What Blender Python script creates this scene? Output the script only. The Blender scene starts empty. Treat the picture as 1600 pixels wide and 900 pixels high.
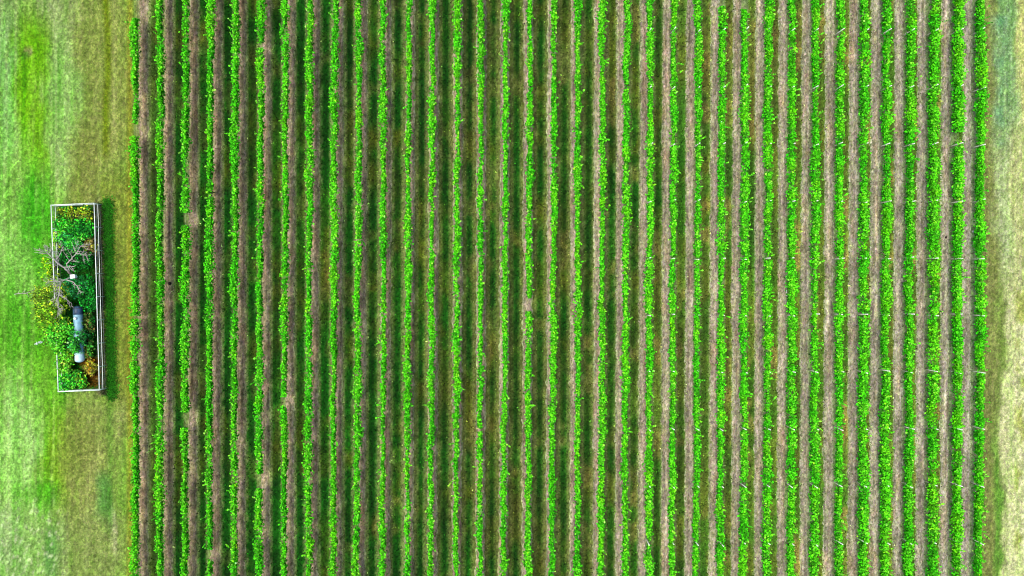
import bpy, math, random
import numpy as np

S = bpy.context.scene
COL = S.collection
R = math.radians
random.seed(7)
rng = np.random.default_rng(11)

# ------------------------------------------------------------------ camera
H = 70.0                       # drone height, metres
TILT = 0.035                   # tangent of the slight lean towards the right
LENS = 24.0
F = 1600 * LENS / 36.0         # focal length in pixels of the 1600 wide photo
cam_d = bpy.data.cameras.new('camera'); cam = bpy.data.objects.new('camera', cam_d); COL.objects.link(cam)
cam_d.lens = LENS; cam_d.sensor_width = 36.0; cam_d.clip_start = 0.5; cam_d.clip_end = 6000
cam.location = (0, 0, H); cam.rotation_euler = (0, -math.atan(TILT), 0)
S.camera = cam

# ------------------------------------------------------------------ world, sun, exposure
SUN_EL, SUN_AZ = R(70), R(-90)     # sun high, on the left of the picture (west)
w = bpy.data.worlds.new('World'); S.world = w; w.use_nodes = True
nt = w.node_tree
bg = nt.nodes['Background']
sky = nt.nodes.new('ShaderNodeTexSky'); sky.sky_type = 'NISHITA'; sky.sun_disc = False
sky.sun_elevation = SUN_EL; sky.sun_rotation = SUN_AZ
sky.air_density = 0.7; sky.dust_density = 3.0; sky.ozone_density = 0.6
nt.links.new(sky.outputs[0], bg.inputs[0]); bg.inputs[1].default_value = 0.15
sun_d = bpy.data.lights.new('sun', 'SUN'); sun = bpy.data.objects.new('sun', sun_d); COL.objects.link(sun)
sun_d.energy = 1.9; sun_d.angle = R(30); sun_d.color = (1.0, 0.93, 0.82)
# lamp shines along its -Z; rotate about Y so that it comes from -X
sun.rotation_euler = (0, -(math.pi / 2 - SUN_EL), 0)
sun.location = (-40, 0, 60)
S.view_settings.view_transform = 'Standard'; S.view_settings.look = 'None'
S.view_settings.gamma = 1.0; S.view_settings.use_curve_mapping = False
S.view_settings.exposure = 1.0
S.cycles.filter_width = 1.1
K = 2.05                        # brightness a white surface would show; colours read off the photo are divided by it

# ------------------------------------------------------------------ helpers
def at(px, py, z=0.0):
    """photo pixel -> world point at height z"""
    u = (np.asarray(px, float) - 800) / F; v = (450 - np.asarray(py, float)) / F
    c = 1 / math.sqrt(1 + TILT * TILT); s = TILT * c
    dx = u * c + s; dz = u * s - c
    k = (z - H) / dz
    return k * dx, k * v

def to_px(x, y, z=0.0):
    c = 1 / math.sqrt(1 + TILT * TILT); s = TILT * c
    Z = z - H
    u = x * c + Z * s; d = x * s - Z * c
    return 800 + F * u / d, 450 - F * y / d

def lin(c, k=None):
    c = np.asarray(c, float) / 255.0
    l = np.where(c <= 0.04045, c / 12.92, ((c + 0.055) / 1.055) ** 2.4)
    return l / (k or K)

def vnoise(x, y, seed=0):
    """smooth value noise 0..1"""
    xi = np.floor(x).astype(np.int64); yi = np.floor(y).astype(np.int64)
    fx = x - xi; fy = y - yi
    fx = fx * fx * (3 - 2 * fx); fy = fy * fy * (3 - 2 * fy)
    def h(a, b):
        n = (a * 374761393 + b * 668265263 + seed * 1442695041) & 0xffffffff
        n = ((n ^ (n >> 13)) * 1274126177) & 0xffffffff
        n = (n ^ (n >> 16)) & 0xffff
        return n / 65535.0
    return (h(xi, yi) * (1 - fx) + h(xi + 1, yi) * fx) * (1 - fy) + (h(xi, yi + 1) * (1 - fx) + h(xi + 1, yi + 1) * fx) * fy

def fbm(x, y, seed=0, o=3):
    a = 0; t = 0; m = 1.0
    for i in range(o):
        a = a + m * vnoise(x * 2 ** i, y * 2 ** i, seed + i * 17); t += m; m *= 0.55
    return a / t

def sstep(a, b, x):
    t = np.clip((x - a) / (b - a), 0, 1); return t * t * (3 - 2 * t)

def link(o, parent=None):
    COL.objects.link(o)
    if parent is not None: o.parent = parent
    return o

def mesh_np(name, verts, faces_flat, face_size, mat, parent=None, cols=None, smooth=False):
    """fast mesh from numpy arrays; all faces have face_size corners"""
    me = bpy.data.meshes.new(name)
    nv = len(verts); nf = len(faces_flat) // face_size
    me.vertices.add(nv); me.vertices.foreach_set('co', np.asarray(verts, np.float32).ravel())
    me.loops.add(nf * face_size); me.loops.foreach_set('vertex_index', np.asarray(faces_flat, np.int32).ravel())
    me.polygons.add(nf); me.polygons.foreach_set('loop_start', np.arange(0, nf * face_size, face_size, dtype=np.int32))
    me.polygons.foreach_set('use_smooth', np.full(nf, smooth))
    me.update(calc_edges=True)
    if cols is not None:
        a = me.color_attributes.new('tint', 'FLOAT_COLOR', 'POINT')
        c4 = np.ones((nv, 4), np.float32); c4[:, :3] = cols
        a.data.foreach_set('color', c4.ravel())
    me.materials.append(mat)
    return link(bpy.data.objects.new(name, me), parent)

def empty(name, loc=(0, 0, 0)):
    o = bpy.data.objects.new(name, None); o.location = loc; o.empty_display_size = 0.3
    return link(o)

def tag(o, label=None, cat=None, group=None, kind=None):
    if label: o['label'] = label
    if cat: o['category'] = cat
    if group: o['group'] = group
    if kind: o['kind'] = kind
    return o

class MB:
    """collects tubes, boxes and lathes into one mesh (quads and tris)"""
    def __init__(s): s.v = []; s.f = []
    def tube(s, pts, rad, n=8, cap=True):
        pts = [np.array(p, float) for p in pts]
        if np.isscalar(rad): rad = [rad] * len(pts)
        b = len(s.v); up = None
        for i, p in enumerate(pts):
            d = pts[min(i + 1, len(pts) - 1)] - pts[max(i - 1, 0)]
            d = d / (np.linalg.norm(d) + 1e-9)
            if up is None: up = np.array([0, 0, 1.0]) if abs(d[2]) < 0.9 else np.array([1.0, 0, 0])
            a = np.cross(d, up); a /= np.linalg.norm(a) + 1e-9; c = np.cross(a, d); up = c
            for k in range(n):
                t = 2 * math.pi * k / n
                s.v.append(tuple(p + rad[i] * (math.cos(t) * a + math.sin(t) * c)))
        for i in range(len(pts) - 1):
            for k in range(n):
                q = (k + 1) % n
                s.f.append((b + i * n + k, b + i * n + q, b + (i + 1) * n + q, b + (i + 1) * n + k))
        if cap:
            s.f.append(tuple(b + k for k in range(n))[::-1]); e = b + (len(pts) - 1) * n
            s.f.append(tuple(e + k for k in range(n)))
        return s
    def box(s, c, d, rz=0.0, bev=0.0):
        b = len(s.v); x, y, z = d[0] / 2, d[1] / 2, d[2] / 2
        ca, sa = math.cos(rz), math.sin(rz)
        bev = min(bev, x * .9, y * .9, z * .9)
        rings = [(-z, bev), (-z + bev, 0), (z - bev, 0), (z, bev)] if bev > 0 else [(-z, 0), (z, 0)]
        for zz, ins in rings:
            X, Y = x - ins, y - ins; e = bev
            pr = [(X, Y - e), (X - e, Y), (-X + e, Y), (-X, Y - e), (-X, -Y + e), (-X + e, -Y), (X - e, -Y), (X, -Y + e)] if bev > 0 else [(X, Y), (-X, Y), (-X, -Y), (X, -Y)]
            for px, py in pr:
                s.v.append((c[0] + px * ca - py * sa, c[1] + px * sa + py * ca, c[2] + zz))
        m = 8 if bev > 0 else 4
        for i in range(len(rings) - 1):
            for k in range(m):
                q = (k + 1) % m; s.f.append((b + i * m + k, b + i * m + q, b + (i + 1) * m + q, b + (i + 1) * m + k))
        s.f.append(tuple(b + k for k in range(m))[::-1]); e = b + (len(rings) - 1) * m
        s.f.append(tuple(e + k for k in range(m)))
        return s
    def build(s, name, mat, parent=None, smooth=True):
        me = bpy.data.meshes.new(name); me.from_pydata(s.v, [], s.f); me.update()
        me.materials.append(mat)
        if smooth: me.shade_smooth()
        return link(bpy.data.objects.new(name, me), parent)

# ------------------------------------------------------------------ materials
def new_mat(name, rough=0.9, spec=0.2):
    m = bpy.data.materials.new(name); m.use_nodes = True
    b = m.node_tree.nodes['Principled BSDF']
    b.inputs['Roughness'].default_value = rough; b.inputs['Specular IOR Level'].default_value = spec
    return m, m.node_tree, b

def noise_node(t, scale, detail=4, vec=None, rough=0.6):
    n = t.nodes.new('ShaderNodeTexNoise'); n.inputs['Scale'].default_value = scale
    n.inputs['Detail'].default_value = detail; n.inputs['Roughness'].default_value = rough
    if vec is not None: t.links.new(vec, n.inputs['Vector'])
    return n

def coords(t, scale=(1, 1, 1)):
    g = t.nodes.new('ShaderNodeTexCoord'); mp = t.nodes.new('ShaderNodeMapping')
    mp.inputs['Scale'].default_value = scale
    t.links.new(g.outputs['Object'], mp.inputs['Vector']); return mp.outputs[0]

def ramp(t, fac, stops):
    r = t.nodes.new('ShaderNodeValToRGB'); e = r.color_ramp.elements
    for i, (p, c) in enumerate(stops):
        el = e[i] if i < 2 else e.new(p)
        el.position = p; el.color = (*c, 1) if len(c) == 3 else c
    t.links.new(fac, r.inputs[0]); return r.outputs[0]

def mul(t, a, b, f=1.0, mode='MULTIPLY'):
    m = t.nodes.new('ShaderNodeMix'); m.data_type = 'RGBA'; m.blend_type = mode; m.inputs[0].default_value = f
    t.links.new(a, m.inputs[6]); t.links.new(b, m.inputs[7]); return m.outputs[2]

def tinted_ground(name, fine=(0.62, 1.4), streak=(0.8, 1.2), bump=0.4, fs=5.0, cell=6.5, amp=0.75, sy=0.8):
    """surface colour = tint attribute x lengthwise mowing streaks x fine speckle"""
    m, t, b = new_mat(name, 0.95, 0.1)
    a = t.nodes.new('ShaderNodeAttribute'); a.attribute_name = 'tint'
    n1 = noise_node(t, fs, 5, coords(t, (1, 1, 1)), 0.75)
    c1 = ramp(t, n1.outputs[0], [(0.28, (fine[0],) * 3), (0.5, (1, 1, 1)), (0.72, (fine[1],) * 3)])
    n2 = noise_node(t, 1.3, 4, coords(t, (1.6, 0.06, 1)), 0.7)
    c2 = ramp(t, n2.outputs[0], [(0.3, (streak[0],) * 3), (0.7, (streak[1],) * 3)])
    n3 = noise_node(t, 9.0, 3, coords(t, (1, 1, 1)), 0.6)
    c3 = ramp(t, n3.outputs[1], [(0.3, (0.86, 0.9, 0.8)), (0.7, (1.14, 1.1, 1.2))])
    c = mul(t, a.outputs['Color'], c1); c = mul(t, c, c2)
    for sc_, lo, hi in ((cell, 1 - 0.36 * amp, 1 + 0.4 * amp), (cell * 0.55, 1 - 0.18 * amp, 1 + 0.19 * amp)):       # single tussocks and clods
        vo = t.nodes.new('ShaderNodeTexVoronoi'); vo.inputs['Scale'].default_value = sc_
        t.links.new(coords(t, (1, sy, 1)), vo.inputs['Vector'])
        sp = t.nodes.new('ShaderNodeSeparateColor'); t.links.new(vo.outputs['Color'], sp.inputs[0])
        c = mul(t, c, ramp(t, sp.outputs[0], [(0.05, (lo,) * 3), (0.95, (hi,) * 3)]))
        c = mul(t, c, ramp(t, sp.outputs[1], [(0.1, (0.93, 1.0, 0.85)), (0.9, (1.07, 1.0, 1.15))]))
    hs = t.nodes.new('ShaderNodeMix'); hs.data_type = 'RGBA'; hs.blend_type = 'MULTIPLY'; hs.inputs[0].default_value = 0.6
    t.links.new(c, hs.inputs[6])
    vary = ramp(t, n3.outputs[0], [(0.35, (1.15, 0.96, 0.8)), (0.65, (0.85, 1.04, 1.15))]); t.links.new(vary, hs.inputs[7])
    t.links.new(hs.outputs[2], b.inputs['Base Color'])
    bp = t.nodes.new('ShaderNodeBump'); bp.inputs['Strength'].default_value = bump; bp.inputs['Distance'].default_value = 0.08
    t.links.new(n1.outputs[0], bp.inputs['Height']); t.links.new(bp.outputs[0], b.inputs['Normal'])
    return m

def leaf_mat(name, rough=0.6, trans=0.35, spec=0.25):
    m, t, b = new_mat(name, rough, spec)
    a = t.nodes.new('ShaderNodeAttribute'); a.attribute_name = 'tint'
    n = noise_node(t, 3.0, 3, coords(t))
    v = ramp(t, n.outputs[0], [(0.3, (0.8, 0.85, 0.8)), (0.7, (1.15, 1.1, 1.1))])
    c = mul(t, a.outputs['Color'], v)
    t.links.new(c, b.inputs['Base Color'])
    tr = t.nodes.new('ShaderNodeBsdfTranslucent'); t.links.new(c, tr.inputs[0])
    mx = t.nodes.new('ShaderNodeMixShader'); mx.inputs[0].default_value = trans
    out = t.nodes['Material Output']
    t.links.new(b.outputs[0], mx.inputs[1]); t.links.new(tr.outputs[0], mx.inputs[2]); t.links.new(mx.outputs[0], out.inputs[0])
    return m

def plain(name, c, rough=0.6, spec=0.3, metal=0.0, var=0.25, scale=6.0, stretch=(1, 1, 1)):
    m, t, b = new_mat(name, rough, spec)
    n = noise_node(t, scale, 4, coords(t, stretch))
    lo = tuple(float(x) * (1 - var) for x in c); hi = tuple(min(1.0, float(x) * (1 + var)) for x in c)
    t.links.new(ramp(t, n.outputs[0], [(0.3, lo), (0.7, hi)]), b.inputs['Base Color'])
    b.inputs['Metallic'].default_value = metal
    return m

M_ground = tinted_ground('meadow turf')
M_soil = tinted_ground('tilled soil', fine=(0.55, 1.5), streak=(0.66, 1.36), bump=0.4, fs=7.0, cell=8.0, amp=0.95, sy=0.55)
M_grass = leaf_mat('grass blades', 0.8, 0.25, 0.1)
M_vine = leaf_mat('vine leaves', 0.7, 0.35, 0.12)
M_leaf = leaf_mat('shrub leaves', 0.7, 0.35, 0.12)
M_bark = plain('vine bark', (0.12, 0.09, 0.065), 0.95)
M_dead = plain('bleached dead wood', (0.31, 0.30, 0.26), 0.9, 0.1, var=0.3, scale=4)
M_deadd = plain('grey dead wood', (0.16, 0.14, 0.12), 0.9, 0.1, var=0.4, scale=4)
M_post = plain('pale weathered post', (0.66, 0.70, 0.60), 0.8, 0.2, var=0.2)
M_wire = plain('galvanised wire', (0.4, 0.4, 0.4), 0.4, 0.5, 0.8)
M_rail = plain('pale painted rail', (0.62, 0.70, 0.62), 0.5, 0.3, var=0.15, scale=3)
M_mesh = plain('grey wire netting', (0.32, 0.38, 0.36), 0.5, 0.4, 0.3)
M_tank = plain('blue grey tank paint', (0.15, 0.32, 0.40), 0.5, 0.4, var=0.4, scale=1.6)
M_tankend = plain('pale tank paint', (0.38, 0.58, 0.64), 0.5, 0.4, var=0.2, scale=2.5)
M_tankshade = plain('shaded blue tank end', (0.03, 0.07, 0.13), 0.5, 0.4, var=0.5, scale=2.5)  # tree shade on the tank's upper end, put into the colour
M_dark = plain('dark rusty steel', (0.05, 0.05, 0.06), 0.7)
M_white = plain('white painted metal', (0.66, 0.74, 0.72), 0.5, 0.4, var=0.08)
M_clod = plain('dark earth', (0.03, 0.022, 0.018), 1.0, 0.05, var=0.4, scale=12)
M_stone = plain('pale stone', (0.5, 0.5, 0.46), 0.9, 0.1, var=0.2, scale=12)

# ------------------------------------------------------------------ vineyard layout (canopy centre of each row, photo pixels at top)
ROWX = [211, 251, 291, 330, 367.5, 407.5, 446, 485, 524, 561, 600, 639, 676, 715, 752.5, 790, 828, 866, 904, 942, 979, 1016,
        1052.5, 1091, 1129, 1165, 1201, 1238.5, 1275, 1313.5, 1351, 1386.5, 1423, 1460, 1498, 1533]
NR = len(ROWX)
SHIFT = [0, -1, -2, -3.5, -2, -2.5, -2, -3] + [-3] * 20 + [-3.2] * 8     # how far each row drifts left by the bottom edge
HC = 1.4                                                                  # height of the canopy's middle
YA, YB = 42.0, -42.0
row_line = []
for i, x in enumerate(ROWX):
    x0, y0 = at(x, 0, HC); x1, y1 = at(x + SHIFT[i], 900, HC)
    sl = (x1 - x0) / (y1 - y0)
    row_line.append((x0 - sl * y0, sl))                                    # x = a + sl*y
RA = np.array([r[0] for r in row_line]); RS = np.array([r[1] for r in row_line])
def rowx(i, y): return RA[i] + RS[i] * y

# bare patches in rows, photo y ranges
GAPS = {0: [(-80, 30), (194, 214), (492, 500)], 2: [(331, 353), (643, 669)], 3: [(857, 877)], 5: [(66, 76), (739, 765)],
        6: [(619, 635)], 16: [(464, 488)], 24: [(-10, 11)], 25: [(-10, 16)], 34: [(205, 223), (699, 706)], 26: [(262, 270)],
        9: [(372, 378)], 27: [(838, 842)], 29: [(757, 762)], 13: [(668, 673)], 14: [(668, 676)], 1: [(-40, -20)]}

# ------------------------------------------------------------------ ground colours, in photo colours
def paint(px, py):
    """turf colour (photo sRGB) at a ground point given by its photo position; patches of lush, dry and worn grass"""
    wx = px + 26 * (fbm(px / 45, py / 70, 3) - 0.5) + 10 * (vnoise(px / 9, py / 30, 5) - 0.5)
    wy = py + 70 * (fbm(px / 60, py / 90, 9) - 0.5)
    n = len(px); c = np.zeros((n, 3))
    # left meadow
    c[:] = (126, 178, 62)
    def blend(col, wgt):
        wgt = np.clip(wgt, 0, 1)[:, None]; c[:] = c * (1 - wgt) + np.array(col, float) * wgt
    def blob(x, y, rx, ry, col, s=1.0, soft=0.5):
        d = np.sqrt(((wx - x) / rx) ** 2 + ((wy - y) / ry) ** 2)
        blend(col, s * (1 - sstep(1 - soft, 1 + soft, d)))
    blob(10, 30, 60, 90, (144, 170, 104), 0.9)
    blob(90, 40, 60, 110, (150, 172, 106), 0.9)
    blob(160, 130, 52, 220, (142, 158, 74), 0.95)
    blob(8, 200, 16, 160, (142, 200, 108), 0.9)
    blob(95, 170, 30, 120, (146, 196, 98), 0.9)
    blob(47, 165, 26, 150, (112, 180, 14), 0.95)
    blob(45, 110, 24, 60, (104, 176, 8), 0.7)
    blob(88, 250, 12, 50, (160, 196, 110), 0.8)
    blob(130, 270, 26, 70, (128, 132, 62), 0.6)
    blob(12, 350, 44, 130, (138, 202, 88), 0.9)
    blob(36, 300, 30, 60, (122, 184, 60), 0.7)
    blob(55, 345, 24, 70, (64, 176, 20), 0.8)
    blob(22, 430, 30, 60, (128, 198, 76), 0.8)
    blob(28, 520, 42, 80, (84, 176, 28), 0.85)
    blob(75, 560, 28, 90, (92, 176, 26), 0.85)
    blob(52, 585, 40, 40, (120, 186, 50), 0.6)
    blob(25, 700, 48, 110, (144, 206, 92), 0.9)
    blob(20, 650, 10, 70, (176, 222, 130), 0.6)
    blob(42, 690, 7, 80, (172, 218, 126), 0.6)
    blob(88, 715, 26, 90, (124, 178, 24), 0.9)
    blob(60, 770, 30, 30, (84, 178, 26), 0.8)
    blob(35, 870, 85, 84, (140, 188, 92), 0.9)
    blob(18, 860, 22, 60, (176, 204, 146), 0.45)
    blob(92, 860, 18, 34, (76, 148, 60), 0.6)
    blob(140, 760, 44, 150, (146, 154, 82), 0.9)
    blob(120, 690, 30, 60, (130, 148, 60), 0.6)
    blob(150, 880, 50, 70, (142, 164, 84), 0.8)
    blob(168, 790, 12, 48, (86, 150, 62), 0.8)
    blob(175, 850, 5, 36, (206, 204, 160), 0.6)
    blob(185, 640, 14, 50, (150, 158, 90), 0.7)
    # strip between the enclosure and the first vine row
    e = sstep(155, 166, wx) * (1 - sstep(200, 208, px))
    blend((130, 150, 54), e * sstep(250, 300, py) * (1 - sstep(600, 650, py)) * 0.95)
    blend((112, 138, 10), np.exp(-((px - 165 - 4 * vnoise(px * 0, py / 40, 8)) / 5) ** 2) * (1 - sstep(225, 262, py)) * 0.85)
    blend((172, 176, 104), np.exp(-((px - 178) / 4) ** 2) * (1 - sstep(225, 262, py)) * 0.5)
    blend((120, 118, 78), np.exp(-((wx - 154) / 6) ** 2) * sstep(300, 316, py) * (1 - sstep(610, 626, py)) * 0.9)
    blend((34, 108, 18), np.exp(-(np.abs((px + 6 * (vnoise(px * 0, py / 14, 4) - .5) - 167 - (py - 320) * 0.02) / 6.5)) ** 2.2) * sstep(306, 330, py) * (1 - sstep(604, 628, py)) * 0.95)  # dark band: uncut grass with the enclosure's shadow painted in
    blend((54, 120, 18), np.exp(-((px - 172) / 5) ** 2) * sstep(550, 600, py) * (1 - sstep(800, 860, py)) * 0.4)
    blend((150, 150, 40), np.exp(-((px - 203) / 5) ** 2) * 0.7)
    # inside the enclosure: dark leaf litter
    ins = sstep(80, 88, px - (py - 320) * 0.035) * (1 - sstep(140, 148, px - (py - 320) * 0.028)) * sstep(318, 324, py) * (1 - sstep(606, 612, py))
    blend((40, 84, 20), ins * 0.9)
    blob(140, 578, 12, 26, (150, 110, 26), 0.9)
    blob(37, 96, 7, 9, (134, 138, 84), 0.9)
    blob(33, 104, 6, 5, (70, 140, 24), 0.7)
    # vineyard lanes
    vin = sstep(206, 214, px) * (1 - sstep(1528, 1536, px))
    t = np.clip((px - 210) / 1330, 0, 1)
    big = fbm(px / 38 * 0.9, py / 55, 21)                # changes from lane to lane and along it
    wide = fbm(px / 260, py / 200, 33)
    dk = np.array((18, 82, 9)); dk2 = np.array((34, 80, 12)); ol = np.array((76, 94, 20)); gr = np.array((20, 92, 10)); tan = np.array((140, 124, 66)); lt = np.array((82, 114, 34))
    lane = np.zeros((n, 3)); q = np.clip((big - 0.34 - 0.10 * (1 - sstep(0.35, 0.6, t))) / 0.34, 0, 1)[:, None]
    lane[:] = dk * (1 - q) + ol * q
    k = np.clip((fbm(px / 30, py / 40, 51) - 0.52) / 0.15, 0, 1)[:, None]; lane[:] = lane * (1 - 0.6 * k) + gr * 0.6 * k
    r = (sstep(0.42, 0.8, t + (wide - 0.5) * 0.4))[:, None]; lane[:] = lane * (1 - 0.75 * r) + (lt * (1 - 0.3 * q) + tan * 0.3 * q) * 0.75 * r
    k = (np.clip((fbm(px / 40, py / 46, 71) - 0.6) / 0.12, 0, 1) * (0.25 + 0.55 * t))[:, None]; lane[:] = lane * (1 - k) + tan * k
    m_ = np.exp(-((px - 1160) / 95) ** 2 - ((py - 110) / 110) ** 2)[:, None] * 0.45; lane[:] = lane * (1 - m_) + tan * m_
    m_ = np.exp(-((px - 780) / 60) ** 2 - ((py - 640) / 120) ** 2)[:, None] * 0.22; lane[:] = lane * (1 - m_) + np.array((110, 96, 44)) * m_
    m_ = (1 - sstep(235, 262, px))[:, None] * 0.6; lane[:] = lane * (1 - m_) + np.array((110, 128, 50)) * m_
    gxx, gyy = at(px, py)
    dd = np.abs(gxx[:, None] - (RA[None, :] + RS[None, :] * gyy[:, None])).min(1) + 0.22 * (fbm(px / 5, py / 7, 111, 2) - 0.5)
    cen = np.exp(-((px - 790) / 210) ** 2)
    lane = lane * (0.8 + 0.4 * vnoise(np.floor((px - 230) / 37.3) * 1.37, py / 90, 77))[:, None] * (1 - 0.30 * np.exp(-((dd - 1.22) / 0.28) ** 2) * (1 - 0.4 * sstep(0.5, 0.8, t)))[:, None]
    lane = lane * (1.2 + 0.12 * sstep(0.5, 0.75, t)[:, None]) + 8 * t[:, None]
    vg_ = (1 - sstep(0.72, 0.86 + 0.26 * cen, dd))[:, None]
    vc_ = np.array((140, 154, 92)) * (1 - t[:, None]) + np.array((148, 172, 118)) * t[:, None]
    vc_ = vc_ * (1 - cen[:, None]) + np.array((118, 126, 66)) * cen[:, None]
    lane = lane * (1 - 0.85 * vg_) + vc_ * 0.85 * vg_
    c[:] = c * (1 - vin[:, None]) + lane * vin[:, None]
    # right verge and dry track
    rt = sstep(1528, 1538, px)
    base = np.zeros((n, 3)); base[:] = (132, 144, 76)
    def bl2(col, wgt):
        wgt = np.clip(wgt, 0, 1)[:, None]; base[:] = base * (1 - wgt) + np.array(col, float) * wgt
    top = 1 - sstep(170, 300, wy); mid = sstep(150, 280, wy) * (1 - sstep(380, 470, wy)); bot = sstep(380, 470, wy)
    bl2((138, 176, 116), sstep(1545, 1560, wx) * top)
    bl2((198, 202, 124), sstep(1580, 1596, wx) * top)
    bl2((170, 190, 130), sstep(1550, 1568, wx) * mid)
    bl2((196, 200, 132), sstep(1572, 1586, wx) * mid * 0.8)
    bl2((212, 217, 158), sstep(1554, 1570, wx - 4 * bot) * bot)
    bl2((104, 158, 54), np.exp(-((wx - 1560) / 6) ** 2) * bot * (0.3 + 0.7 * sstep(640, 760, py)))
    bl2((110, 166, 120), np.exp(-((px - 1565) / 9) ** 2) * top * np.clip(vnoise(px / 12, py / 16, 91) * 1.6 - 0.4, 0, 1))
    bl2((168, 180, 84), np.clip((fbm(px / 20, py / 40, 93) - 0.5) / 0.12, 0, 1) * sstep(1580, 1592, px) * bot * 0.8)
    c[:] = c * (1 - rt[:, None]) + base * rt[:, None]
    mead = (1 - sstep(150, 200, px)) * (1 - 0.6 * sstep(90, 130, px)) + 0.7 * sstep(1550, 1570, px)
    sk = (fbm(px / 3.4 + 1.2 * (fbm(px * 0 + 1, py / 60, 7) - .5), py / 150, 131, 2) - 0.5) * mead
    pale = np.array((184, 216, 128)); k = np.clip(sk * 1.5, 0, 0.5)[:, None]; c[:] = c * (1 - k) + pale * k
    k = np.clip(-sk * 1.5, 0, 0.5)[:, None]; c[:] = c * (1 - k) + c * np.array((0.62, 0.9, 0.4)) * k
    sp_ = np.clip((fbm(px / 4, py / 6, 141, 2) - 0.62) * 5, 0, 0.7)[:, None] * (sstep(740, 820, py) * (1 - sstep(80, 120, px)))[:, None]; c[:] = c * (1 - sp_) + np.array((216, 224, 180)) * sp_
    # ragged small-scale tufts in every zone
    s = (fbm(px / 2.6, py / 5.5, 101, 2) - 0.5)[:, None]
    c[:] = np.clip(c * (1 + 0.5 * s), 2, 250)
    return c

def axis(lo, hi, step, far):
    core = np.arange(lo, hi + 1e-6, step)
    g = [hi]; d = step
    while g[-1] < far: d *= 1.6; g.append(g[-1] + d)
    l = [lo]; d = step
    while l[-1] > -far: d *= 1.6; l.append(l[-1] - d)
    return np.concatenate([np.array(l[1:])[::-1], core, np.array(g[1:])])

gx = axis(-62, 66, 0.22, 2500); gy = axis(-44, 44, 0.3, 2500)
X, Y = np.meshgrid(gx, gy); nx, ny = len(gx), len(gy)
Xf, Yf = X.ravel(), Y.ravel()
PX, PY = to_px(np.clip(Xf, -70, 72), np.clip(Yf, -60, 60))
cg = lin(paint(PX, PY))
Z = 0.05 * (fbm(Xf / 7, Yf / 7, 2) - 0.5) * 0
V = np.stack([Xf, Yf, Z], 1)
idx = np.arange(nx * ny).reshape(ny, nx)
Fq = np.stack([idx[:-1, :-1], idx[:-1, 1:], idx[1:, 1:], idx[1:, :-1]], -1).reshape(-1)
ground = mesh_np('ground', V, Fq, 4, M_ground, cols=cg)
tag(ground, kind='structure')

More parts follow.
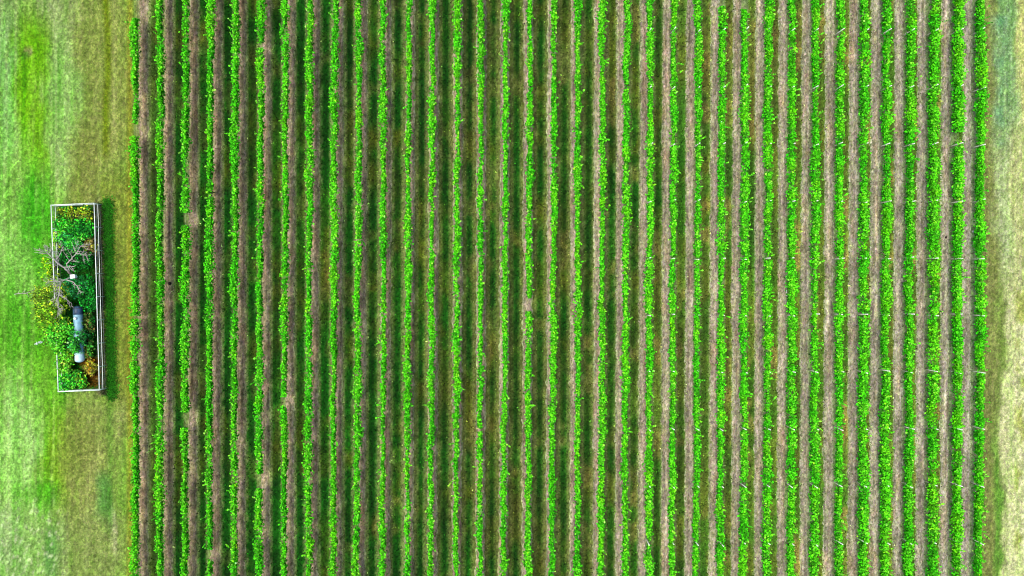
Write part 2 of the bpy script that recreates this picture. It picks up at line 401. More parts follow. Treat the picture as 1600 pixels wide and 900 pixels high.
# soil strips under the rows, a low mound with ragged edges
ys = np.arange(YB, YA + 0.01, 0.16)
for i in range(NR):
    t = i / (NR - 1)
    hw = float(np.interp(t, [0, 0.3, 0.45, 0.62, 0.8, 1.0], [0.57, 0.57, 0.56, 0.50, 0.56, 0.60])) * random.uniform(0.93, 1.07)
    off = float(np.interp(t, [0, 0.3, 0.45, 0.62, 1.0], [0.16, 0.10, -0.04, -0.34, -0.40])) + random.uniform(-.05, .05)
    cross = np.array([-1.0, -0.8, -0.55, -0.2, 0.15, 0.5, 0.78, 1.0])
    zc = np.array([-0.01, 0.008, 0.03, 0.055, 0.055, 0.03, 0.008, -0.01])
    xc = rowx(i, ys) + off + 0.08 * (fbm(ys / 9, ys * 0 + i, 300 + i) - 0.5)
    rag = lambda s: 0.40 * (fbm(ys / 0.35, ys * 0 + 3.3, s, 2) - 0.5) + 0.20 * (fbm(ys / 3.2, ys * 0 + 7.7, s + 1, 2) - 0.5)
    rl, rr = rag(400 + i), rag(500 + i)
    XX = []; ZZ = []
    for j, cr in enumerate(cross):
        e = rl * (-cr if cr < 0 else 0) * (-1) + rr * (cr if cr > 0 else 0)
        XX.append(xc + cr * hw + e * abs(cr)); ZZ.append(np.full_like(ys, zc[j]) + 0.02 * (vnoise(ys / 0.6, ys * 0 + j * 3.1, 600 + i) - 0.5) * (abs(cr) < 0.9))
    XX = np.stack(XX, 1); ZZ = np.stack(ZZ, 1); YY = np.repeat(ys[:, None], len(cross), 1)
    a = np.array((158, 144, 112)); b = np.array((168, 165, 143)); a = a * random.uniform(.93, 1.06)
    if 10 <= i <= 18: a = np.array((150, 138, 104))
    base = a * (1 - t) + b * t
    edge = np.array((148, 160, 104)) * (1 - t) + np.array((158, 174, 132)) * t
    px, py = to_px(XX.ravel(), YY.ravel())
    crr = np.tile(np.abs(cross), len(ys))
    ew = (sstep(0.45, 0.95, crr + 0.45 * (fbm(px / 7, py / 10, 700 + i) - 0.5)))[:, None]
    c = base * (1 - ew) + edge * ew
    st = (np.tile(np.exp(-((cross - 0.15 * math.sin(i * 2.1)) / 0.18) ** 2), len(ys)) * np.clip(fbm(px * 0 + i, py / 60, 800 + i) * 2.4 - 0.9, -0.4, 1))[:, None]
    c = c * (1 - 0.24 * st * (1 if (i * 7 % 5) < 2 or t < 0.35 else -0.9))
    lanes_ = np.tile(np.arange(len(cross)), len(ys))
    c = c * (1 + 0.34 * (fbm(lanes_ * 1.7 + i * 3.3, py / 26, 970 + i, 2) - 0.5))[:, None]
    red = (np.clip(fbm(px / 9, py / 40, 990 + i) - 0.55, 0, 1) * 2.2)[:, None]; c = c * (1 - red * np.array((-0.02, 0.10, 0.16)))
    c = c * (0.86 + 0.28 * fbm(px / 14, py / 30, 900 + i))[:, None] * (0.9 + 0.2 * vnoise(px / 3, py / 3, 950 + i))[:, None]
    for (g0, g1) in GAPS.get(i, []):           # pale bare soil where vines are missing
        k = (sstep(g0 - 6, g0 + 6, py) * (1 - sstep(g1 - 6, g1 + 6, py)) * (0.3 + 0.9 * fbm(px / 5, py / 6, 77)))[:, None] * 0.24
        c = c * (1 - k) + np.array((168, 156, 140)) * k
    n = len(cross); ii = np.arange(len(ys) * n).reshape(len(ys), n)
    fq = np.stack([ii[:-1, :-1], ii[:-1, 1:], ii[1:, 1:], ii[1:, :-1]], -1).reshape(-1)
    s_ = mesh_np('soil_strip', np.stack([XX.ravel(), YY.ravel(), ZZ.ravel()], 1), fq, 4, M_soil, cols=lin(np.clip(c, 3, 250)), smooth=True)
    tag(s_, kind='structure')

# ------------------------------------------------------------------ leaves
def leaf_cloud(pos, size, cols, up=0.6, aspect=0.8):
    """pos (n,3), size (n,), cols (n,3): one folded-free five-corner leaf each -> verts, faces, vertex colours"""
    n = len(pos)
    nrm = rng.normal(size=(n, 3)); nrm[:, 2] = np.abs(nrm[:, 2]) + up * 1.6
    nrm /= np.linalg.norm(nrm, axis=1)[:, None]
    a = rng.normal(size=(n, 3)); a -= (a * nrm).sum(1)[:, None] * nrm; a /= np.linalg.norm(a, axis=1)[:, None]
    b = np.cross(nrm, a)
    shp = np.array([(-0.5, 0), (-0.18, 0.46 * aspect), (0.3, 0.38 * aspect), (0.55, 0), (0.3, -0.38 * aspect), (-0.18, -0.46 * aspect)])
    v = pos[:, None, :] + size[:, None, None] * (shp[None, :, 0, None] * a[:, None, :] + shp[None, :, 1, None] * b[:, None, :])
    m = len(shp)
    dr = np.zeros((1, m, 1)); v = v - dr
    return v.reshape(-1, 3), np.arange(n * m), m, np.repeat(cols, m, 0)

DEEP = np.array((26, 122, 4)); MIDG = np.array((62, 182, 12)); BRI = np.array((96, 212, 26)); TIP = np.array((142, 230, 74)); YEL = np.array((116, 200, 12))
VK = 1.92                         # leaf colours sit a little higher because leaves tilt away from the sky

POSTY = [-130, -41, 48, 137, 226, 315, 403.5, 492, 580.5, 669.5, 758, 847, 936]
POST_FIRST = 21
ORD = ['first', 'second', 'third', 'fourth', 'fifth', 'sixth', 'seventh', 'eighth', 'ninth', 'tenth', 'eleventh', 'twelfth', 'thirteenth',
       'fourteenth', 'fifteenth', 'sixteenth', 'seventeenth', 'eighteenth']

special = {0: 'outermost left vine row beside the meadow, ending short of the top edge',
           2: 'bright green vine row with two bare gaps, third from the left',
           3: 'bright green vine row, fourth from the left, with one gap near the bottom',
           5: 'bright green vine row with a pale bare gap low down, sixth from the left',
           6: 'bright green vine row with a short lower gap, seventh from the left',
           16: 'narrow vine row near the middle with one small bare gap halfway down',
           34: 'broad vine row second from the right edge, with a gap near the top',
           35: 'outermost right vine row beside the dry pale track'}
for i in range(NR):
    t = i / (NR - 1)
    if i in special: lab = special[i]
    elif i < 18: lab = 'narrow bright green vine row, %s from the left edge of the vineyard' % ORD[i]
    else: lab = 'leafy bright green vine row, %s from the right edge of the vineyard' % ORD[NR - 1 - i]
    root = empty('vine_row', (float(rowx(i, 0)), 0, 0))
    tag(root, lab, 'vine row', 'vine rows of the vineyard')
    # vigour: narrow canopies on the left and in the middle, broad ones on the right
    mid = math.exp(-((t - 0.42) / 0.2) ** 2)
    halfw = 0.29 + 0.03 * sstep(0.5, 1.0, t) - 0.03 * mid
    zlo = 0.88 - 0.16 * sstep(0.45, 1.0, t); zhi = 1.78 + 0.04 * sstep(0.5, 1.0, t)
    if i == NR - 1: halfw -= 0.06
    n = int((YA - YB) * (190 + 80 * sstep(0.5, 1, t)))
    y = rng.uniform(YB, YA, n)
    # vigour along the row
    vg = 0.55 + 0.9 * fbm(y / 1.1, y * 0, 1000 + i, 2) * fbm(y / 6, y * 0, 1100 + i, 2) * 1.9
    vg = np.clip(vg * (0.72 + 0.55 * fbm(y / 4, y * 0, 1150 + i, 2)), 0.4, 1.5)
    lean = 0.30 * (fbm(y / 1.6, y * 0, 1200 + i) - 0.5) + 0.20 * (fbm(y / 9, y * 0, 1250 + i, 2) - 0.5)
    u = rng.normal(0, 0.5, n).clip(-1.25, 1.25)
    hh = rng.beta(1.6, 1.2, n)
    x = lean + u * halfw * vg * (0.75 + 0.4 * (1 - np.abs(hh - 0.5) * 2))
    z = zlo + (zhi - zlo) * (hh * (0.7 + 0.35 * vg))
    # shoots that stand out above and to the sides
    ns = int((YA - YB) * (2.3 + 1.2 * t)); sy = rng.uniform(YB, YA, ns); sx0 = rng.normal(0, halfw * 0.5, ns)
    out = rng.normal(0, 0.2, ns) ; ln = rng.uniform(0.2, 0.75, ns); k = 6
    f = np.tile(np.linspace(0.15, 1, k), ns)
    X2 = np.repeat(sx0, k) + f * np.repeat(out, k); Y2 = np.repeat(sy, k) + f * np.repeat(rng.normal(0, 0.2, ns), k); Z2 = zhi - 0.25 + f * np.repeat(ln, k)
    isx = np.concatenate([np.zeros(n), f])
    x = np.concatenate([x, X2]); y = np.concatenate([y, Y2]); z = np.concatenate([z, Z2])
    wx_ = rowx(i, y) + x
    px, py = to_px(wx_, y, z)
    keep = np.ones(len(x), bool)
    for (g0, g1) in GAPS.get(i, []):
        j = 3 * (vnoise(x * 3, z * 3, 5) - 0.5)
        keep &= ~((py > g0 + 1 + j) & (py < g1 - 1 + j))
    # thin spots
    th = fbm(y / 0.7, x * 1.2 + 2, 1300 + i, 2); keep &= ~((th < 0.33) & (rng.random(len(x)) < 0.75))
    if i >= POST_FIRST:
        for pyy in POSTY:
            _, yp = at(ROWX[i], pyy, HC)
            keep &= ~((np.abs(y - yp) < rng.uniform(0.1, 0.24)) & (z < rng.uniform(1.15, 2.0)) & (rng.random(len(x)) < rng.uniform(0.55, 1.0)))
    x, y, z, isx = x[keep], y[keep], z[keep], isx[keep]
    n = len(x)
    # leaf colours: younger, yellower leaves at the tips
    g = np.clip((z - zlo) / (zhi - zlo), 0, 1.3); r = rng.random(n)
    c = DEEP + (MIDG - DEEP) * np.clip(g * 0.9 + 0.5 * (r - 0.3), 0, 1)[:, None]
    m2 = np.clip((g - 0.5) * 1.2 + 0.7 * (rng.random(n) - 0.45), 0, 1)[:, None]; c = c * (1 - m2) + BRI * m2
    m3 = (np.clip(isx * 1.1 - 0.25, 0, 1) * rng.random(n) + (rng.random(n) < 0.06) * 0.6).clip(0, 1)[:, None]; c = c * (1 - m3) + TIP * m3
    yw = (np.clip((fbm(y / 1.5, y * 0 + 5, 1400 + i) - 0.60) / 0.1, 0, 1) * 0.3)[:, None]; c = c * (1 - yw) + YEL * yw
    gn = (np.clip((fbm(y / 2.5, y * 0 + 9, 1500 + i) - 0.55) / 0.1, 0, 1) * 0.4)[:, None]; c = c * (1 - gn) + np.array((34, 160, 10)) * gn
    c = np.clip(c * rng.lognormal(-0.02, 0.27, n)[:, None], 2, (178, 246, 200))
    sz = rng.uniform(0.13, 0.23, n) * (1.0 + 0.12 * t)
    P = np.stack([rowx(i, y) + x - root.location.x, y, z], 1)
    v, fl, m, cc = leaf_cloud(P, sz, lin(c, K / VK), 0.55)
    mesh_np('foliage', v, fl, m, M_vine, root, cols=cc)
    # trunks joined by the arms trained along the wire
    w_ = MB(); yy = YB + 0.6
    arm = []
    while yy < YA:
        gapped = any(g0 < to_px(rowx(i, yy), yy, 1)[1] < g1 for g0, g1 in GAPS.get(i, []))
        bx = rowx(i, yy) - root.location.x
        if gapped:
            w_.tube([(bx, yy - 0.76, 0.9), (bx, yy, 0.905), (bx, yy + 0.76, 0.9)], [0.008, 0.006, 0.008], 5)
        else:
            w_.tube([(bx, yy, 0.0), (bx + random.uniform(-.04, .04), yy + random.uniform(-.05, .05), 0.45), (bx, yy, 0.86)], [0.024, 0.02, 0.024], 5)
            w_.tube([(bx, yy - 0.76, 0.9), (bx, yy - 0.3, 0.93), (bx, yy, 0.86), (bx, yy + 0.3, 0.93), (bx, yy + 0.76, 0.9)], [0.012, 0.018, 0.028, 0.018, 0.012], 5)
        yy += 1.5
    w_.build('cordon', M_bark, root)
    for zz in (0.9, 1.45):
        a0 = rowx(i, YB) - root.location.x; a1 = rowx(i, YA) - root.location.x
        MB().tube([(a0, YB, zz), (a1, YA, zz)], 0.003, 4).build('trellis_wire', M_wire, root)

# ------------------------------------------------------------------ trellis posts (pale, seen on the right part of the vineyard)
pm = MB(); pm.tube([(0, 0, 0), (0.004, 0, 1.1), (0, 0, 2.14), (0, 0, 2.16)], [0.06, 0.058, 0.054, 0.04], 8)
proto = pm.build('trellis_post', M_post)
first = True
seq = [k for k, v_ in enumerate(POSTY)]
for i in range(POST_FIRST, NR):
    for k, pyy in enumerate(POSTY):
        _, yp = at(ROWX[i], pyy, HC)
        if pyy < -20 or pyy > 920: continue
        o = proto if first else proto.copy()
        if not first: COL.objects.link(o)
        first = False
        yp += random.uniform(-.08, .08)
        o.location = (float(rowx(i, yp)), float(yp), 0)
        o.rotation_euler = (R(random.uniform(-2.5, 2.5)), R(random.uniform(-2, 3)), random.uniform(0, 3))
        sz = random.uniform(0.92, 1.04); o.scale = (1, 1, sz)
        side = 'outermost right vine row' if i == NR - 1 else '%s vine row from the right' % ORD[NR - 1 - i]
        tag(o, 'pale thin post in the %s, %s from the top' % (side, ORD[k - 2]), 'trellis post', 'trellis posts standing in the vine rows')

# ------------------------------------------------------------------ grass (uncountable)
def blades(name, x, y, hgt, wid, cols, label=None):
    n = len(x); th = rng.uniform(0, 2 * math.pi, n); tl = rng.uniform(0.5, 1.2, n)
    dx, dy = np.cos(th), np.sin(th)
    base = np.stack([x, y, np.full(n, 0.003)], 1)
    side = np.stack([-dy, dx, np.zeros(n)], 1) * wid[:, None] / 2
    tip = base + np.stack([dx * hgt * np.tan(tl) * 0.8, dy * hgt * np.tan(tl) * 0.8, hgt], 1)
    v = np.stack([base - side, base + side, tip], 1).reshape(-1, 3)
    o = mesh_np(name, v, np.arange(3 * n), 3, M_grass, cols=np.repeat(cols, 3, 0))
    tag(o, kind='stuff', label=label, cat='grass')
    return o

N = 170000
x = rng.uniform(RA[0] - 0.3, RA[-1] + 1.2, N); y = rng.uniform(-33, 33, N)
d = np.abs(x[:, None] - (RA[None, :] + RS[None, :] * y[:, None])).min(1)
kp = (d > 0.62 + 0.35 * (rng.random(N) - 0.5)) | (rng.random(N) < 0.05)
x, y = x[kp], y[kp]
px, py = to_px(x, y)
c = lin(paint(px, py)) * rng.lognormal(0.0, 0.75, len(x))[:, None] * np.array([1.0, 1.0, 0.9])
blades('lane_grass', x, y, rng.uniform(0.04, 0.15, len(x)), rng.uniform(0.06, 0.17, len(x)), c, 'dark green and olive grass between the vine rows')
N = 90000
x = np.concatenate([rng.uniform(at(-40, 450)[0], RA[0] - 0.2, N), rng.uniform(RA[-1] + 0.8, at(1640, 450)[0], N // 3)]); y = rng.uniform(-34, 34, len(x))
px, py = to_px(x, y)
c = lin(paint(px, py)) * rng.lognormal(0.0, 0.3, len(x))[:, None]
blades('meadow_grass', x, y, rng.uniform(0.02, 0.07, len(x)), rng.uniform(0.04, 0.10, len(x)), c, 'mown grass of the meadow and the right verge')
# lush uncut grass, the shrubs' shadow put into its colour, along the outer right side of the enclosure
N = 12000
py = rng.uniform(312, 622, N); px = 169 + (py - 320) * 0.02 + rng.normal(0, 4.0, N) * (0.6 + 0.8 * vnoise(py / 12, py * 0, 6))
py = py + rng.normal(0, 4, N)
x, y = at(px, py)
c = lin(np.array((52, 136, 28)) * rng.uniform(0.6, 1.7, N)[:, None])
blades('tall_grass', x, y, rng.uniform(0.06, 0.2, N), rng.uniform(0.04, 0.1, N), c, 'dark lush grass strip with painted-in shadow along the right side of the fenced enclosure')

# ------------------------------------------------------------------ enclosure fence
CORN = [(80, 320.5), (147, 317.5), (155.5, 609.5), (91, 612)]      # top rail corners
ZT, ZM = 1.35, 0.72
cw = [np.array(at(px, py, ZT)) for px, py in CORN]
fence = empty('enclosure_fence', (float(cw[2][0]), float(cw[2][1]), 0)); tag(fence, 'pale two-rail metal fence around the overgrown rectangular enclosure', 'fence')
fo = np.array([cw[2][0], cw[2][1], 0.0])
def fpt(p, z): return np.array([p[0], p[1], z]) - fo
for a in range(4):
    p, q = cw[a], cw[(a + 1) % 4]; L = np.linalg.norm(q - p)
    nseg = max(2, int(round(L / 2.4))); pts = [p + (q - p) * k / nseg for k in range(nseg + 1)]
    sag = [random.uniform(-.03, .03) for _ in pts]
    broken = (a == 3)
    MB().tube([fpt(r, ZT + s) for r, s in zip(pts, sag)], 0.042, 8).build('top_rail', M_rail, fence)
    MB().tube([fpt(r, ZM + s) for r, s in zip(pts, sag)], 0.028, 8).build('middle_rail', M_rail, fence)
    for zz in (0.35, 1.0):
        MB().tube([fpt(p, zz), fpt(q, zz)], 0.008, 4).build('fence_wire', M_mesh, fence)
    for k, r in enumerate(pts[:-1]):
        MB().tube([fpt(r, 0), fpt(r, ZT + 0.06), fpt(r, ZT + 0.075)], [0.038, 0.038, 0.02], 8).build('post', M_rail, fence)

# ------------------------------------------------------------------ shrubs
def shrub(name, label, cat, px, py, zt, rx, ry, cols, n, leaf=(0.12, 0.22), up=0.5, lobes=11, stems=6, group=None, seed=0, trunk_part='stem', crown='foliage', open_=0.0, rot=0.0):
    """px,py = where the crown's middle shows in the photo; rx, ry in metres"""
    cx, cy = at(px, py, zt * 0.6); cx, cy = float(cx), float(cy)
    root = empty(name, (cx, cy, 0)); tag(root, label, cat, group)
    rs = np.random.default_rng(seed + 500)
    lb = []
    for k in range(lobes):
        a = rs.uniform(0, 2 * math.pi); d = math.sqrt(rs.uniform(0, 1)) * 0.72
        hz = zt * rs.uniform(0.5, 0.82) * (1.0 - 0.12 * d)
        lb.append((d * math.cos(a) * rx, d * math.sin(a) * ry, hz, rs.uniform(0.2, 0.46)))
    P = []; C = []
    cols = [np.array(c, float) for c in cols]
    for k, (lx, ly, lz, s) in enumerate(lb):
        m = int(n / lobes)
        d = rs.normal(size=(m, 3)); d /= np.linalg.norm(d, axis=1)[:, None]
        rad = rs.uniform(0.2, 1.05, m) ** 0.6 * (0.65 + 0.8 * vnoise(d[:, 0] * 3 + k, d[:, 1] * 3, k + seed))
        p = d * rad[:, None] * np.array([s * rx * 1.3, s * ry * 1.3, zt * 0.26]) + np.array([lx, ly, lz])
        tone = cols[k % len(cols)]; alt = cols[(k + 1) % len(cols)]
        mixv = np.clip(rs.normal(0.3, 0.35, m), 0, 1)[:, None]
        P.append(p); C.append((tone * (1 - mixv) + alt * mixv) * rs.lognormal(0.05, 0.42, m)[:, None])
    P = np.concatenate(P); C = np.concatenate(C)
    P[:, 2] = np.clip(P[:, 2], 0.05, None)
    if open_ > 0:
        kk = vnoise(P[:, 0] * 2.6 + seed, P[:, 1] * 2.6, seed + 3) > open_; P = P[kk]; C = C[kk]
    v, fl, m, cc = leaf_cloud(P, rs.uniform(leaf[0], leaf[1], len(P)), lin(np.clip(C, 2, 250), K / 2.2), up)
    mesh_np(crown, v, fl, m, M_leaf, root, cols=cc)
    st = MB()
    for k, (lx, ly, lz, s) in enumerate(lb[:max(3, stems)]):
        st.tube([(lx * .06, ly * .06, 0), (lx * .45, ly * .4, lz * .5), (lx, ly, lz)], [0.05 + 0.012 * zt, 0.035, 0.012], 6)
    st.build(trunk_part, M_bark, root)
    return root

G1 = 'shrubs inside the fenced enclosure'
dkg = (12, 86, 22); mdg = (28, 120, 34); teal = (48, 138, 84); lim = (100, 190, 40); brg = (60, 170, 36); olv = (106, 128, 24); yel = (118, 140, 30); brn = (104, 92, 46); org = (176, 124, 30); blk = (14, 44, 16)
shrub('olive_shrub', 'dull olive low shrub in the top left corner of the enclosure', 'shrub', 99, 335, 0.8, 1.1, 0.95, [olv, yel, mdg], 900, seed=1, group=G1)
shrub('olive_shrub', 'olive-yellow shrub in the top right corner of the enclosure', 'shrub', 130, 336, 0.9, 1.15, 1.0, [yel, olv, brn, mdg], 900, seed=2, group=G1)
shrub('green_shrub', 'mid-green leafy shrub below the two olive shrubs, beside the left rails', 'shrub', 102, 358, 1.1, 1.3, 1.1, [brg, mdg, lim], 1300, seed=3, group=G1)
shrub('green_shrub', 'mid-green shrub against the upper right rail, above the dead tree', 'shrub', 130, 357, 1.2, 1.1, 1.1, [mdg, dkg, brg], 1200, seed=4, group=G1)
shrub('blue_green_shrub', 'blue-green shrub just above the dead tree branches', 'shrub', 112, 376, 1.3, 1.4, 1.0, [teal, mdg, brg], 1300, seed=5, group=G1)
shrub('yellow_shrub', 'small yellow-green shrub at the left rail, above the dead tree', 'shrub', 92, 375, 0.9, 0.5, 0.95, [yel, lim, olv], 500, seed=6, group=G1)
shrub('dark_shrub', 'dark green shrub under the right-hand branches of the dead tree', 'shrub', 127, 405, 1.1, 1.2, 1.5, [dkg, blk, mdg], 1500, seed=7, group=G1)
shrub('dark_shrub', 'dark green shrub under the middle of the dead tree', 'shrub', 104, 408, 0.9, 1.1, 1.3, [dkg, mdg, blk], 1200, seed=8, group=G1)
shrub('brown_shrub', 'dry brownish shrub against the right rail beside the dead tree', 'shrub', 141, 388, 1.0, 0.6, 1.1, [brn, olv, (140, 120, 84)], 600, seed=9, group=G1)
shrub('blue_green_shrub', 'blue-green shrub just below the small white box', 'shrub', 118, 447, 1.3, 1.3, 1.2, [teal, (40, 124, 60), mdg], 1300, seed=10, group=G1)
shrub('dark_shrub', 'dense dark green shrub right of the upper end of the tank', 'shrub', 136, 463, 1.5, 1.0, 2.0, [dkg, mdg, (20, 108, 30)], 1900, seed=11, group=G1)
shrub('dark_shrub', 'very dark shrub squeezed between the tank and the right rail', 'shrub', 139, 510, 0.9, 0.75, 1.9, [blk, brn, dkg, (60, 100, 30)], 1100, seed=12, group=G1)
shrub('lime_shrub', 'light green bushy shrub over the left rail beside the tank', 'shrub', 102, 530, 2.0, 1.5, 1.9, [lim, brg, (80, 176, 50)], 2600, seed=13, group=G1)
shrub('lime_shrub', 'light green shrub by the lower left rail, beside the pale tank end', 'shrub', 104, 562, 1.5, 1.0, 1.4, [lim, (110, 184, 50), brg, olv], 1700, seed=14, group=G1)
shrub('green_shrub', 'green shrub growing across the middle of the tank', 'shrub', 122, 531, 1.9, 1.0, 1.35, [(36, 112, 60), brg, (60, 140, 60), dkg, (80, 120, 90)], 1500, seed=15, group=G1, open_=0.25)
shrub('green_shrub', 'dark speckled shrub right of the pale tank end', 'shrub', 137, 547, 1.0, 0.6, 1.0, [mdg, brn, (76, 126, 34)], 550, seed=16, group=G1)
shrub('orange_shrub', 'orange-brown dry shrub in the lower right of the enclosure', 'shrub', 142, 574, 0.8, 0.75, 1.2, [org, brn, yel], 900, seed=17, group=G1)
shrub('green_shrub', 'mid-green shrub in the bottom left corner of the enclosure', 'shrub', 103, 597, 1.0, 1.0, 0.9, [mdg, brg, lim], 1000, seed=18, group=G1)
shrub('green_shrub', 'mid-green shrub beside the bottom rail, below the tank', 'shrub', 127, 594, 1.1, 1.2, 1.0, [brg, mdg, olv], 1200, seed=19, group=G1)
shrub('yellow_green_tree', 'loose yellow-green small tree overhanging the left rails of the enclosure', 'tree', 80, 474, 2.8, 2.2, 3.0, [(118, 146, 28), (102, 150, 26), (80, 140, 24), (108, 126, 32), (92, 116, 30)], 3300, seed=20, trunk_part='trunk', crown='crown', lobes=22, open_=0.42)
shrub('yellow_green_shrub', 'thin yellow-green shrub outside the left rails beneath the dead limb', 'shrub', 78, 418, 1.5, 1.0, 1.6, [(110, 170, 20), olv, (84, 160, 24)], 1000, seed=21, open_=0.35)

# litter and undergrowth covering the enclosure floor
N = 9000
py = rng.uniform(324, 606, N); px = 91 + (py - 320) * 0.035 + rng.uniform(0, 1, N) * (59 - (py - 320) * 0.0)
x, y = at(px, py)
f_ = fbm(px / 8, py / 8, 61)[:, None]
c = (np.array(dkg) * (1 - f_) + np.array(brg) * f_) * rng.uniform(0.7, 1.6, N)[:, None]
kk = ((px > 128) & (py > 556) & (py < 604)); c[kk] = np.array(org) * rng.uniform(0.5, 1.1, kk.sum())[:, None]
blades('undergrowth', x, y, rng.uniform(0.1, 0.4, N), rng.uniform(0.05, 0.12, N), lin(np.clip(c, 2, 250)), 'tangled green undergrowth on the enclosure floor')
# dry uncut growth outside the right rail
N = 5000
py = rng.uniform(318, 616, N); px = 153.5 + (py - 320) * 0.025 + rng.normal(0, 2.6, N)
x, y = at(px + 6, py)
x = x - 0.3
c = np.where(rng.random(N)[:, None] < 0.6, np.array((128, 126, 92)), np.array((60, 100, 40))) * rng.uniform(0.5, 1.3, N)[:, None]
blades('dry_grass', x, y, rng.uniform(0.1, 0.35, N), rng.uniform(0.04, 0.09, N), lin(np.clip(c, 2, 250)), 'dry greyish growth along the right fence line')

# ------------------------------------------------------------------ dead tree
tb = at(127, 438, 0.0); droot = empty('dead_tree', (float(tb[0]), float(tb[1]), 0))
tag(droot, 'bare grey dead tree leaning over the left rails of the enclosure', 'tree')
do = np.array([tb[0], tb[1], 0.0])
def dp(px, py, z): a = at(px, py, z); return np.array([float(a[0]), float(a[1]), z]) - do
def limb(name, pts, r0, r1, mat, tw=5, seed=0, tl=0.8):
    rs = random.Random(seed); m = MB(); P = [dp(*p) for p in pts]
    dense = []
    for a, b in zip(P[:-1], P[1:]):
        for k in range(3): dense.append(a + (b - a) * k / 3 + np.array([rs.uniform(-.05, .05) for _ in range(3)]) * (1 if k else 0))
    dense.append(P[-1]); nn = len(dense)
    m.tube(dense, [0.72 * (r0 + (r1 - r0) * k / (nn - 1)) for k in range(nn)], 8)
    for k in range(tw * 3):
        j = rs.randrange(nn // 3, nn); b = dense[j]; d = dense[j] - dense[max(j - 1, 0)]; d = d / (np.linalg.norm(d) + 1e-6)
        side = np.array([-d[1], d[0], 0.3]) * rs.choice((-1, 1)); L = rs.uniform(0.4, 1.5) * tl
        q = b + (d * 0.5 + side * 0.8) * L * 0.5 + np.array([0, 0, rs.uniform(0, .1)]); e = q + (d * rs.uniform(.3, .8) + side * rs.uniform(.1, .7)) * L * 0.6
        rr = max(r1, 0.02) * 0.62
        m.tube([b, q, e], [rr, rr * .75, rr * .45], 6)
        m.tube([q, q + (side * -0.2 + d * .6) * L * 0.5], [rr * .7, rr * .4], 5)
    return m.build(name, mat, droot)
limb('trunk', [(127, 438, 0), (122, 436, 0.7), (113, 431, 1.5), (106, 423, 2.1)], 0.19, 0.14, M_deadd, 0)
limb('branch', [(106, 423, 2.1), (97, 416, 2.5), (87, 408, 2.9), (76, 397, 3.3), (70, 391, 3.5)], 0.14, 0.045, M_dead, 9, 1, 1.0)
limb('branch', [(97, 416, 2.5), (88, 407, 2.8), (95, 395, 3.1), (99, 385, 3.3)], 0.07, 0.03, M_dead, 4, 2, .7)
limb('branch', [(108, 424, 2.0), (104, 412, 2.5), (112, 405, 2.8), (119, 396, 3.1), (124, 388, 3.3), (130, 381, 3.5)], 0.08, 0.035, M_dead, 8, 3, .9)
limb('branch', [(119, 396, 3.1), (127, 397, 3.2), (136, 400, 3.4)], 0.05, 0.03, M_dead, 6, 4, .6)
limb('branch', [(99, 418, 2.4), (108, 417, 2.6), (118, 415, 2.8)], 0.06, 0.04, M_dead, 2, 5, .5)
limb('branch', [(113, 432, 1.5), (103, 437, 2.1), (90, 440, 2.5), (73, 441, 3.0)], 0.11, 0.04, M_dead, 7, 6, .7)
limb('branch', [(103, 437, 2.1), (113, 440, 2.4), (121, 447, 2.7), (126, 457, 2.9)], 0.075, 0.035, M_dead, 5, 7, .5)
limb('branch', [(94, 439, 2.4), (93, 450, 2.7), (93, 461, 2.9), (87, 474, 3.1)], 0.08, 0.035, M_dead, 8, 8, .8)
limb('branch', [(93, 461, 2.9), (103, 467, 3.0), (112, 474, 3.1)], 0.05, 0.03, M_dead, 3, 9, .5)
limb('branch', [(92, 464, 2.9), (90, 478, 3.1), (95, 488, 3.3)], 0.05, 0.03, M_dead, 8, 10, .7)

# ------------------------------------------------------------------ tank
p0 = np.array([*at(119.5, 482, 0.95), 0.0]); p1 = np.array([*at(122.5, 564, 0.95), 0.0])
ax = (p1 - p0); TL = np.linalg.norm(ax); ax /= TL; sd = np.array([-ax[1], ax[0], 0])
tc = (p0 + p1) / 2; tank = empty('storage_tank', tuple(tc)); tag(tank, 'long blue-grey cylindrical tank lying between shrubs in the enclosure', 'tank')
TR = 0.43; zc_ = 0.30 + TR
def tp(s, off=0.0, z=zc_): return ax * s + sd * off + np.array([0, 0, z])
hl = TL / 2
MB().tube([tp(-hl), tp(-hl * .6), tp(0), tp(hl - 0.1)], TR, 28, cap=False).build('shell', M_tank, tank)
for sgn, mt in ((-1, M_tankshade), (1, M_tankend)):
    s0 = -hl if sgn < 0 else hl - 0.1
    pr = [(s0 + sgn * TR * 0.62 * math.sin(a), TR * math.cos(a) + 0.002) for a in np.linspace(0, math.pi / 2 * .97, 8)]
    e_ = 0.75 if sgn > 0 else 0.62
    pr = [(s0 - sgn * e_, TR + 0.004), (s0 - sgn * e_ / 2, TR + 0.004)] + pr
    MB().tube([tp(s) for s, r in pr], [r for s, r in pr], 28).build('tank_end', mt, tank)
for s in (-hl * .35, hl * .45):
    mb = MB(); c_ = tp(s, 0, 0.16); mb.box(c_, (0.9, 0.22, 0.34), math.atan2(sd[1], sd[0]), 0.02); mb.build('saddle', M_dark, tank, False)
vc = MB(); vc.tube([tp(-hl * .62, 0, zc_ + TR - .02), tp(-hl * .62, 0, zc_ + TR + .14), tp(-hl * .62, 0, zc_ + TR + .17)], [0.13, 0.13, 0.09], 14); vc.build('valve_cover', M_white, tank)
for s in (-hl * .8, hl * .2):
    vc = MB(); vc.tube([tp(s, -0.06, zc_ + TR - .02), tp(s, -0.06, zc_ + TR + .08), tp(s, .06, zc_ + TR + .08), tp(s, .06, zc_ + TR - .02)], 0.015, 6); vc.build('lifting_lug', M_dark, tank)
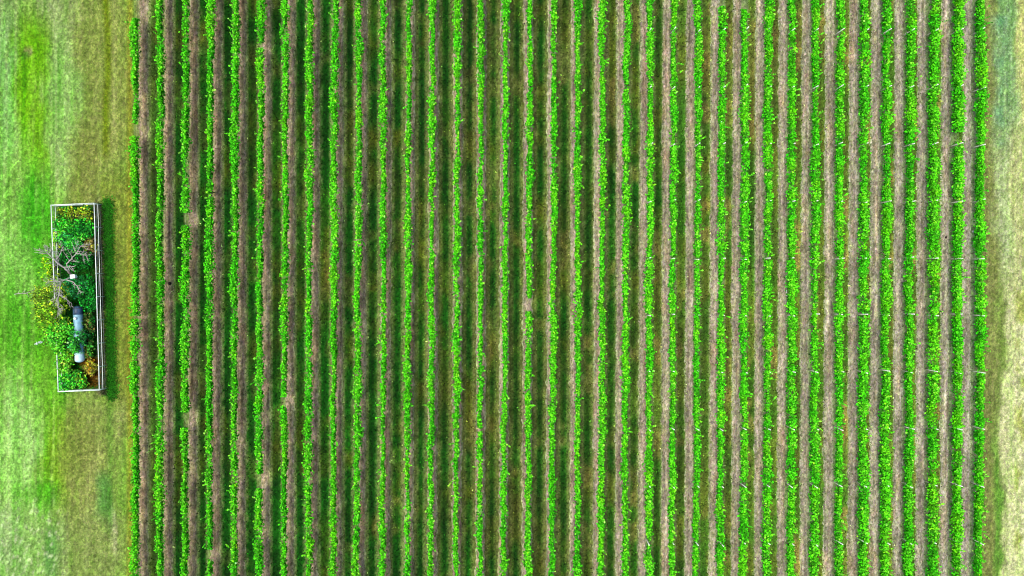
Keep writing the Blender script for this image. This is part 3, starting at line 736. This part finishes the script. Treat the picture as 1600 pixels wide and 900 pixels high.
for s in (-hl + .02, -hl * .3, hl * .3):
    mb = MB(); mb.tube([tp(s - .03), tp(s + .03)], TR + 0.008, 28, cap=False); mb.build('weld_band', M_dark if s < -hl + .1 else M_tank, tank)

# ------------------------------------------------------------------ small white cabinet at the foot of the dead tree
bx, by = at(113.5, 432, 1.75); bx = float(bx); by = float(by)
cab = empty('utility_box', (bx, by, 0)); tag(cab, 'small white box on a short pole beside the dead tree trunk', 'box')
MB().tube([(0, 0, 0), (0, 0, 1.4)], 0.03, 8).build('pole', M_rail, cab)
MB().box((0, 0, 1.58), (0.40, 0.32, 0.36), 0.1, 0.015).build('cabinet', M_white, cab, False)
MB().box((0, 0, 1.785), (0.46, 0.38, 0.04), 0.1, 0.01).build('lid', M_white, cab, False)

# ------------------------------------------------------------------ fallen bleached branches on the meadow
def fallen(label, px, py, L, n, ang, seed, mat):
    rs = random.Random(seed); cx, cy = at(px, py, 0.05)
    m = MB(); d = np.array([math.cos(ang), math.sin(ang), 0]); sN = np.array([-d[1], d[0], 0])
    pts = [d * L * (k / 4 - .5) + sN * rs.uniform(-.06, .06) * L + np.array([0, 0, 0.05 + rs.uniform(0, .06)]) for k in range(5)]
    m.tube(pts, [0.035, 0.03, 0.028, 0.02, 0.01], 6)
    for k in range(n):
        b = pts[0] + (pts[-1] - pts[0]) * rs.uniform(0.1, 0.95); e = b + (d * rs.uniform(.1, .5) + sN * rs.choice((-1, 1)) * rs.uniform(.2, .6)) * L * .45 + np.array([0, 0, rs.uniform(0, .15)])
        m.tube([b, (b + e) / 2 + np.array([0, 0, .04]), e], [0.022, 0.018, 0.01], 5)
    o = m.build('fallen_branch', mat); o.location = (float(cx), float(cy), 0)
    tag(o, label, 'branch', 'bleached branches lying on the meadow')
    return o
fallen('small white tangle of twigs on bright grass left of the enclosure', 60.5, 536, 0.8, 13, 0.2, 3, M_white)
fallen('thin grey fallen branch on the grass left of the dead tree', 40, 457, 2.2, 9, 0.1, 4, M_dead)

# ------------------------------------------------------------------ small things on the soil
def lump(name, label, cat, px, py, r, mat, group=None, el=(1, 1, .6)):
    x, y = at(px, py, 0.06); m = MB(); rs = random.Random(int(px))
    rings = 5; seg = 9; b = 0
    for a in range(rings + 1):
        th = math.pi * a / rings
        for k in range(seg):
            ph = 2 * math.pi * k / seg; q = r * (1 + rs.uniform(-.18, .18))
            m.v.append((q * el[0] * math.sin(th) * math.cos(ph), q * el[1] * math.sin(th) * math.sin(ph), q * el[2] * math.cos(th) + r * el[2] * .8))
    for a in range(rings):
        for k in range(seg):
            n_ = (k + 1) % seg; m.f.append((a * seg + k, (a + 1) * seg + k, (a + 1) * seg + n_, a * seg + n_))
    o = m.build(name, mat); o.location = (float(x), float(y), 0.02); tag(o, label, cat, group); return o
lump('dark_clod', 'small black lump on the soil between the two broad rows at far right', 'clod', 1478, 371, 0.13, M_clod)
lump('dark_clod', 'dark earth clod on the brown strip right of the second vine row', 'clod', 265, 443, 0.18, M_clod)
lump('dark_clod', 'tiny dark clod near the top edge between two middle rows', 'clod', 819, 37, 0.09, M_clod)
lump('pale_stone', 'pale stone on the soil beside the outermost right vine row', 'stone', 1520, 362, 0.13, M_stone)
st = MB(); st.tube([(0, -0.33, 0.07), (0, 0.33, 0.07)], 0.035, 6); o = st.build('white_stake', M_white)
x_, y_ = at(1229, 458, 0.07); o.location = (float(x_), float(y_), 0.03); tag(o, 'short white stake lying along the soil between two right-hand rows', 'stake')
